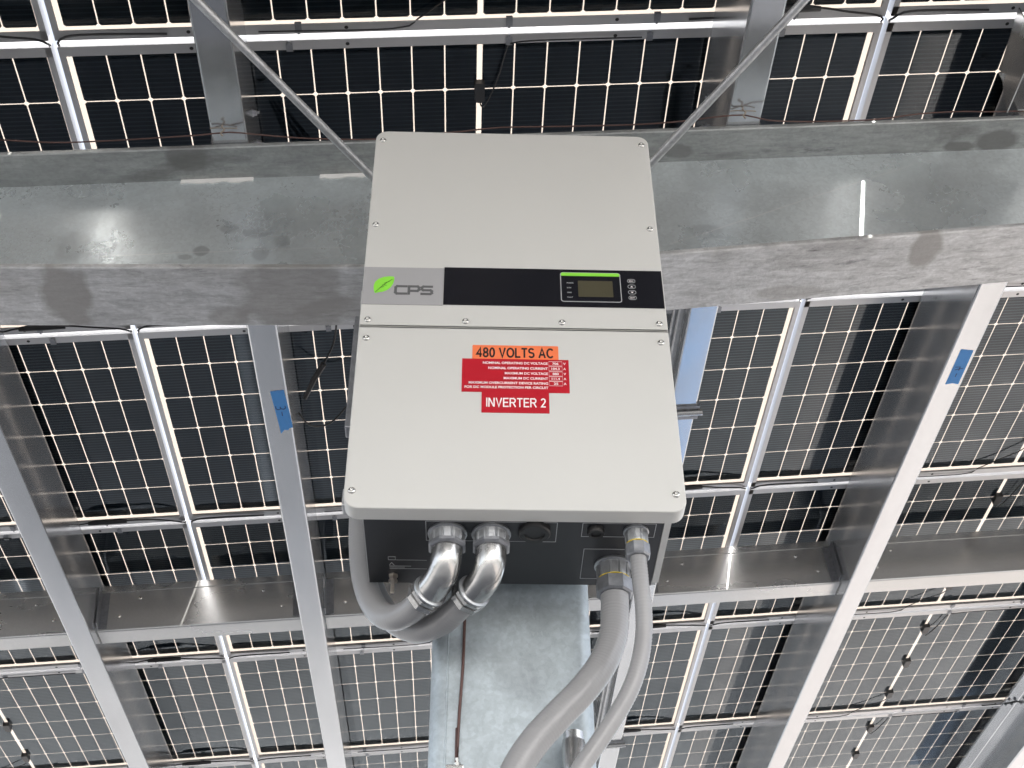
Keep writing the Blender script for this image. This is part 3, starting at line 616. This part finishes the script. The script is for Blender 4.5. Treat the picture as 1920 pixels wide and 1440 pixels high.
bm = bmesh.new(); lathe(bm, (-.146, 2.137, zb_ - .011), (0, 0, -1), [(0, .0085), (.0025, .0085)], 12); box(bm, -.1495, -.1425, 2.129, 2.133, zb_ - .042, zb_ - .013, .0012); obj('ground_lug', bm, M['brass'], inv)

# ------------------------------------------------------------------ flexible conduits
RB = lambda base: (lambda L: base + .00042 * math.sin(L * 2 * math.pi / .0066))
def connector(parent, c, r_, h, yellow=False):
    """straight fitting under the box: locknut, ribbed body, octagonal nut"""
    c = Vector(c)
    bm = bmesh.new(); lathe(bm, c, (0, 0, -1), [(0, r_ * 1.12), (.004, r_ * 1.14), (.005, r_ * 1.06)], 28)
    obj('locknut', bm, M['cast'], parent, sharp=30)
    bm = bmesh.new(); lathe(bm, c + Vector((0, 0, -.0052)), (0, 0, -1), [(0, r_ * .98), (h * .55, r_ * .93)], 20)
    for k in range(10):
        a = 2 * math.pi * k / 10; q = c + Vector((math.cos(a), math.sin(a), 0)) * r_ * .95
        lathe(bm, q + Vector((0, 0, -.0053)), (0, 0, -1), [(0, r_ * .10), (h * .55, r_ * .08)], 6)
    obj('fitting_body', bm, M['cast'], parent)
    z = .0052 + h * .55
    if yellow:
        bm = bmesh.new(); lathe(bm, c + Vector((0, 0, -z)), (0, 0, -1), [(0, r_ * .99), (.0022, r_ * .99)], 28); obj('seal_ring', bm, M['yellow'], parent); z += .0023
    bm = bmesh.new(); hn = h * (.62 if yellow else .30)
    lathe(bm, c + Vector((0, 0, -z)), (0, 0, -1), [(0, r_ * 1.02), (.002, r_ * 1.13), (hn - .003, r_ * 1.13), (hn, r_ * 1.0)], 8); obj('compression_nut', bm, M['cast_dark'], parent)
def elbow_hose(lab, c, pts, hose_pts, r_):
    t = thing('flexible_conduit', lab, 'conduit', (0, 0, 0), group='grey flexible conduits below the inverter')
    connector(t, (c[0], c[1], 2.8443), .0310, .036)
    E_ = catmull(pts, .006); bm = bmesh.new(); tube(bm, E_, .0275, 24); obj('elbow', bm, M['elbow'], t, smooth=True)
    d = (E_[-1] - E_[-4]).normalized(); e = E_[-1]
    bm = bmesh.new(); lathe(bm, e - d * .006, d, [(0, .0275), (.002, .033), (.008, .0335), (.009, .030), (.012, .030), (.013, .0335), (.024, .033), (.027, .0285)], 8); obj('compression_nut', bm, M['elbow'], t)
    bm = bmesh.new(); lathe(bm, e - d * .012, d, [(0, .0275), (.002, .0320), (.0055, .0320), (.0058, .0285)], 28); obj('collar', bm, M['cast'], t, sharp=30)
    H = catmull([tuple(e + d * .018)] + hose_pts, .0026); bm = bmesh.new(); tube(bm, H, RB(r_), 22); obj('hose', bm, M['hose'], t, smooth=True)
    return t
elbow_hose('grey flexible conduit from the first chrome elbow, leftmost under the inverter', (-.0445, 1.989), [(-.0445, 1.989, 2.815), (-.0450, 1.990, 2.798), (-.0475, 1.994, 2.778), (-.054, 2.006, 2.763), (-.065, 2.024, 2.755), (-.077, 2.043, 2.752)],
           [(-.107, 2.090, 2.744), (-.138, 2.128, 2.750), (-.166, 2.160, 2.776), (-.190, 2.185, 2.822), (-.207, 2.200, 2.880), (-.217, 2.208, 2.947), (-.222, 2.212, 3.02), (-.224, 2.215, 3.16)], .0235)
elbow_hose('grey flexible conduit from the second chrome elbow, curving behind the first', (.0335, 1.989), [(.0335, 1.989, 2.815), (.033, 1.990, 2.798), (.0305, 1.994, 2.778), (.024, 2.006, 2.763), (.012, 2.024, 2.755), (0, 2.043, 2.752)],
           [(-.028, 2.088, 2.743), (-.058, 2.132, 2.741), (-.098, 2.182, 2.755), (-.140, 2.222, 2.792), (-.176, 2.252, 2.850), (-.198, 2.268, 2.911), (-.206, 2.275, 2.99), (-.208, 2.28, 3.15)], .0235)
t = thing('flexible_conduit', 'thickest grey flexible conduit, sweeping down across the front of the column', 'conduit', group='grey flexible conduits below the inverter')
connector(t, (.2595, 2.090, 2.8443), .0305, .050, True)
H = catmull([(.259, 2.090, 2.79), (.2585, 2.090, 2.754), (.252, 2.086, 2.697), (.230, 2.076, 2.637), (.193, 2.066, 2.581), (.146, 2.058, 2.527), (.104, 2.054, 2.476), (.072, 2.052, 2.420), (.052, 2.055, 2.36), (.04, 2.06, 2.25), (.03, 2.08, 1.9), (.03, 2.10, 1.2), (.03, 2.12, .3), (.03, 2.14, .0)], .0026)
bm = bmesh.new(); tube(bm, H, RB(.0255), 24); obj('hose', bm, M['hose'], t, smooth=True)
t = thing('flexible_conduit', 'thin grey flexible conduit at the right end of the inverter', 'conduit', group='grey flexible conduits below the inverter')
connector(t, (.2905, 1.976, 2.8443), .0202, .042, True)
H = catmull([(.2905, 1.976, 2.80), (.2915, 1.976, 2.74), (.294, 1.981, 2.691), (.292, 1.988, 2.645), (.282, 1.992, 2.595), (.264, 1.994, 2.547), (.237, 1.996, 2.499), (.206, 1.999, 2.454), (.174, 2.0, 2.408), (.150, 2.002, 2.36), (.13, 2.02, 2.2), (.13, 2.08, 1.5), (.13, 2.12, .5), (.13, 2.14, .0)], .0026)
bm = bmesh.new(); tube(bm, H, RB(.0146), 20); obj('hose', bm, M['hose'], t, smooth=True)
# rigid conduit with a threaded coupling on the column front
t = thing('rigid_conduit', 'short upright metal pipe with coupling in front of the column, between two hoses', 'pipe', (.182, 2.175, 0))
bm = bmesh.new(); tube(bm, [Vector((0, 0, .0)), Vector((0, 0, 2.47))], .0165, 20); obj('pipe', bm, M['elbow'], t, sharp=40)
bm = bmesh.new(); lathe(bm, (0, 0, 2.462), (0, 0, 1), [(0, .0185), (.003, .0208), (.070, .0208), (.073, .0195), (.076, .0195), (.076, .0175), (.090, .0175), (.090, .013)], 28); obj('coupling', bm, M['elbow'], t, sharp=30)

# ------------------------------------------------------------------ brace rods
def rod(lab, a, c):
    a, c = Vector(a), Vector(c); t = thing('brace_rod', lab, 'rod', a, group='thin brace rods above the inverter'); d = c - a
    bm = bmesh.new(); k = 60; tube(bm, [d * (i / k) for i in range(k + 1)], lambda L: .0106 + random.uniform(-.0003, .0003), 14); obj('bar', bm, M['rod'], t, smooth=True)
    e = d * .44; u = d.normalized()
    bm = bmesh.new(); lathe(bm, e, u, [(0, .0106), (.002, .0128), (.022, .0128), (.024, .0106)], 14); obj('coupler', bm, M['rod'], t, sharp=30)
a, c = Vector((-.268, 2.25, 4.074)), Vector((-.636, 1.761, 4.098)); rod('thin galvanised brace rod rising from the top left corner of the inverter', a + (a - c) * .06, a + (c - a) * 3.5)
a, c = Vector((.444, 2.25, 4.147)), Vector((.758, 1.803, 4.217)); rod('thin galvanised brace rod rising from the top right corner of the inverter', a + (a - c) * .06, a + (c - a) * 3.8)

# ------------------------------------------------------------------ wires
CP = [(-1.9, 2.29, 4.165), (-1.294, 2.29, 4.226), (-1.241, 2.29, 4.229), (-1.102, 2.29, 4.223), (-.967, 2.29, 4.234), (-.832, 2.29, 4.251), (-.724, 2.29, 4.266), (-.656, 2.29, 4.279), (-.585, 2.29, 4.272), (-.473, 2.29, 4.262), (-.361, 2.29, 4.260), (-.277, 2.29, 4.263), (-.138, 2.29, 4.287), (-.051, 2.29, 4.301),
      (.059, 2.29, 4.322), (.216, 2.29, 4.331), (.432, 2.29, 4.347), (.563, 2.29, 4.367), (.622, 2.29, 4.381), (.719, 2.29, 4.396), (.781, 2.29, 4.376), (.897, 2.29, 4.374), (1.075, 2.29, 4.389), (1.197, 2.29, 4.416), (1.318, 2.29, 4.431), (1.498, 2.29, 4.44), (2.2, 2.29, 4.51)]
KF = lambda x: 1 - .0182 * max(0., min(1., 1.6 - min(abs(x + .66), abs(x - .70)) / .12))
CP = [(x * KF(x), y * KF(x), 1.55 + (z - 1.55) * KF(x)) for x, y, z in CP]
bm = bmesh.new(); tube(bm, catmull(CP, .03), .0020, 8); tag(obj('ground_wire', bm, M['copper'], smooth=True), 'thin brown copper wire draped along the top of the beam', 'wire')
for (x, z, px) in ((-.660, 4.226, 1), (.703, 4.342, 3)):
    t = thing('wire_tie', 'twisted tie wire under the purlin left of the inverter' if px == 1 else 'twisted tie wire under the purlin above the right brace rod', 'wire tie', (x, 2.246, z), group='wire ties holding the copper wire')
    bm = bmesh.new(); tube(bm, catmull([(-.035, .0, .014), (-.015, -.004, .012), (.0, -.005, .010), (.02, -.004, .012), (.035, 0, .016)], .01), .0015, 6); obj('tie', bm, M['rust_wire'], t)
    bm = bmesh.new(); tube(bm, catmull([(.004, -.006, .028), (-.003, -.009, .012), (.005, -.008, .0), (-.003, -.007, -.012), (.003, -.005, -.020)], .006), .0022, 6); obj('twist', bm, M['rust_wire'], t)
bm = bmesh.new(); tube(bm, catmull([(-.0115, 2.198, 2.84), (-.012, 2.198, 2.782), (-.0135, 2.198, 2.689), (-.018, 2.198, 2.605), (-.021, 2.198, 2.512), (-.022, 2.198, 2.48), (-.022, 2.198, 1.2), (-.022, 2.198, .02)], .03), .0028, 8)
tag(obj('ground_wire', bm, M['copper'], smooth=True), 'thin dark copper wire running straight down the column face', 'wire')
t = thing('wire_clamp', 'small metal ground clamp on the column at the bottom edge', 'clamp', (-.0205, 2.2045, 2.498))
bm = bmesh.new(); box(bm, -.020, .012, -.010, -.0002, -.010, .004, .002); obj('clamp_body', bm, M['steel'], t)
bm = bmesh.new(); lathe(bm, (.0005, -.004, .003), (0, -.3, 1), [(0, .0065), (.006, .0065), (.006, .004), (.014, .004)], 8); obj('clamp_screw', bm, M['steel'], t)
bm = bmesh.new(); lathe(bm, (.018, -.004, -.006), (0, -1, 0), [(0, .006), (.005, .006)], 6); obj('clamp_nut', bm, M['cast'], t)

# wires bundled in the corner behind the beam, left of the inverter
t = thing('cable_bundle', 'bundle of loose black and red wires in the corner beside the taped purlin', 'cables', roof(.53, 2.62, .14), ROOF_ROT)
for k in range(7):
    bm = bmesh.new(); a = k * .012; rv = random.uniform
    tube(bm, catmull([(.0 + a * .4, -.08 + rv(-.02, .02), .02), (.05 + a, .18 + rv(-.02, .02), -.02 - a * .4), (.03 + a * .6, .33, .02), (.008, .42 + a * 1.3, .05), (.006, .56 + rv(-.04, .08), .06)], .02), .0036, 6); obj('wire', bm, M['rubber'], t, smooth=True)
for k in range(4):
    bm = bmesh.new(); rv = random.uniform
    tube(bm, catmull([(.0, .30 + k * .012, .02), (.035, .27 + k * .01, -.012 - k * .004), (.075 + rv(-.02, .02), .22 + k * .012, -.004 + rv(-.01, .01)), (.11 + rv(-.02, .02), .17, .02)], .012), .0028, 6); obj('wire', bm, M['red_wire'], t, smooth=True)
loop = [roof(.62, 3.02, .10), roof(.70, 3.15, .04), roof(.735, 3.38, .03), roof(.74, 3.55, .05), roof(.70, 3.66, .08), roof(.62, 3.74, .12), roof(.55, 3.72, .14), roof(.516, 3.66, .13)]
bm = bmesh.new(); tube(bm, catmull([tuple(p) for p in loop], .02), .0034, 6); o = obj('cable_loop', bm, M['rubber'], smooth=True); tag(o, 'thin black cable hanging in a loop between the taped purlin and the inverter', 'cable')
lp2 = [roof(.69, 3.10, .05), roof(.665, 3.35, .06), roof(.62, 3.45, .09), roof(.585, 3.50, .11), roof(.545, 3.58, .13)]
t = thing('cable_connector', 'black plug connector on a cable beside the blue tape marked 3', 'connector', (0, 0, 0))
bm = bmesh.new(); tube(bm, catmull([tuple(p) for p in lp2[:3]], .02), .0034, 6); obj('cable', bm, M['rubber'], t)
bm = bmesh.new(); tube(bm, [lp2[2], lp2[2].lerp(lp2[3], .4), lp2[3], lp2[4]], lambda L: .0105 if L < .11 else .008, 10); obj('plug', bm, M['black_plastic'], t)

for d_, sl_, lab in ((.265, 1.773, 'thin metal conduit along the lower edge of the purlin behind the right hoses'), (.20, 1.776, 'thin metal conduit running above another along the purlin behind the right hoses')):
    t = thing('thin_conduit', lab, 'conduit', (X0, 0, Z0), ROOF_ROT, 'thin conduits strapped to the half hidden purlin')
    bm = bmesh.new(); tube(bm, [Vector((sl_, y, -d_)) for y in (2.6, 4.0, 5.5, 7.0, 8.2)], .0095, 12); obj('pipe', bm, M['rod'], t, smooth=True)
    for y in (4.4, 7.3):
        bm = bmesh.new(); lathe(bm, (sl_, y, -d_), (0, 1, 0), [(0, .0095), (.002, .012), (.05, .012), (.052, .0095)], 14); obj('coupling', bm, M['rod'], t)

# ------------------------------------------------------------------ blue tapes and strap
def tape(pts, lab, mark, rot):
    t = thing('blue_tape', lab, 'tape', (X0, 0, Z0), ROOF_ROT, 'blue tape marks on the purlins')
    bm = bmesh.new(); prism(bm, pts, lambda u, v: (u, v, -.3029), lambda u, v: (u, v, -.3023)); obj('strip', bm, M['tape'], t)
    bm = bmesh.new()
    for P in mark: 
        for (a, b_) in zip(P, P[1:]):
            a, b_ = Vector(a), Vector(b_); d = (b_ - a).normalized(); q = Vector((-d.y, d.x)) * .0014; e = d * .001
            prism(bm, [tuple(a - e - q), tuple(b_ + e - q), tuple(b_ + e + q), tuple(a - e + q)], lambda u, v: (u, v, -.3034), lambda u, v: (u, v, -.30295))
    obj('ink_mark', bm, M['ink'], t)
cx, cy = .484, 3.412
tape([(.4575, 3.326), (.478, 3.322), (.5010, 3.321), (.5085, 3.43), (.5118, 3.517), (.500, 3.521), (.4955, 3.531), (.482, 3.529), (.470, 3.549), (.4655, 3.46)], 'blue tape strip marked 3 on the purlin left of the inverter',
     [[(cx - .017, cy - .010), (cx - .017, cy + .002), (cx - .010, cy + .008), (cx - .001, cy + .003), (cx - .003, cy - .006)], [(cx - .001, cy + .003), (cx + .007, cy + .007), (cx + .014, cy + .001), (cx + .013, cy - .009)], [(cx, cy + .022), (cx, cy + .040)]], 0)
cx, cy = 2.767, 3.395
tape([(2.744, 3.291), (2.790, 3.300), (2.7905, 3.478), (2.768, 3.470), (2.7435, 3.475)], 'blue tape strip marked 4 on the bright purlin right of the inverter',
     [[(cx - .014, cy - .012), (cx + .002, cy - .012), (cx + .002, cy + .006)], [(cx - .012, cy + .002), (cx + .014, cy - .004)], [(cx, cy + .024), (cx, cy + .040)]], 0)
for (y, lab) in ((3.55, 'metal strap clamped round the purlin at the right edge of the inverter'), (6.23, 'metal strap clamped round the same purlin low beside the thin conduit')):
    t = thing('strap_clamp', lab, 'clamp', (X0, y, Z0), ROOF_ROT, 'strap clamps on the half hidden purlin')
    s0, s1 = 1.7835, 1.8855
    bm = bmesh.new()
    for yy in (-.036, .022): box(bm, s0 - .004, s1 + .004, yy, yy + .014, -.308, -.3025); box(bm, s1, s1 + .005, yy, yy + .014, -.3024, -.24); box(bm, s0 - .0045, s0 - .0005, yy, yy + .014, -.3024, -.05)
    obj('band', bm, M['cast_dark'], t)
    bm = bmesh.new(); tube(bm, [Vector((s0 - .012, -.004, -.311)), Vector((s1 + .014, -.004, -.311))], .012, 12); obj('clamp_bar', bm, M['strut'], t)

for o in list(bpy.data.objects):
    if o.type == 'MESH' and not o.data.polygons: bpy.data.objects.remove(o)
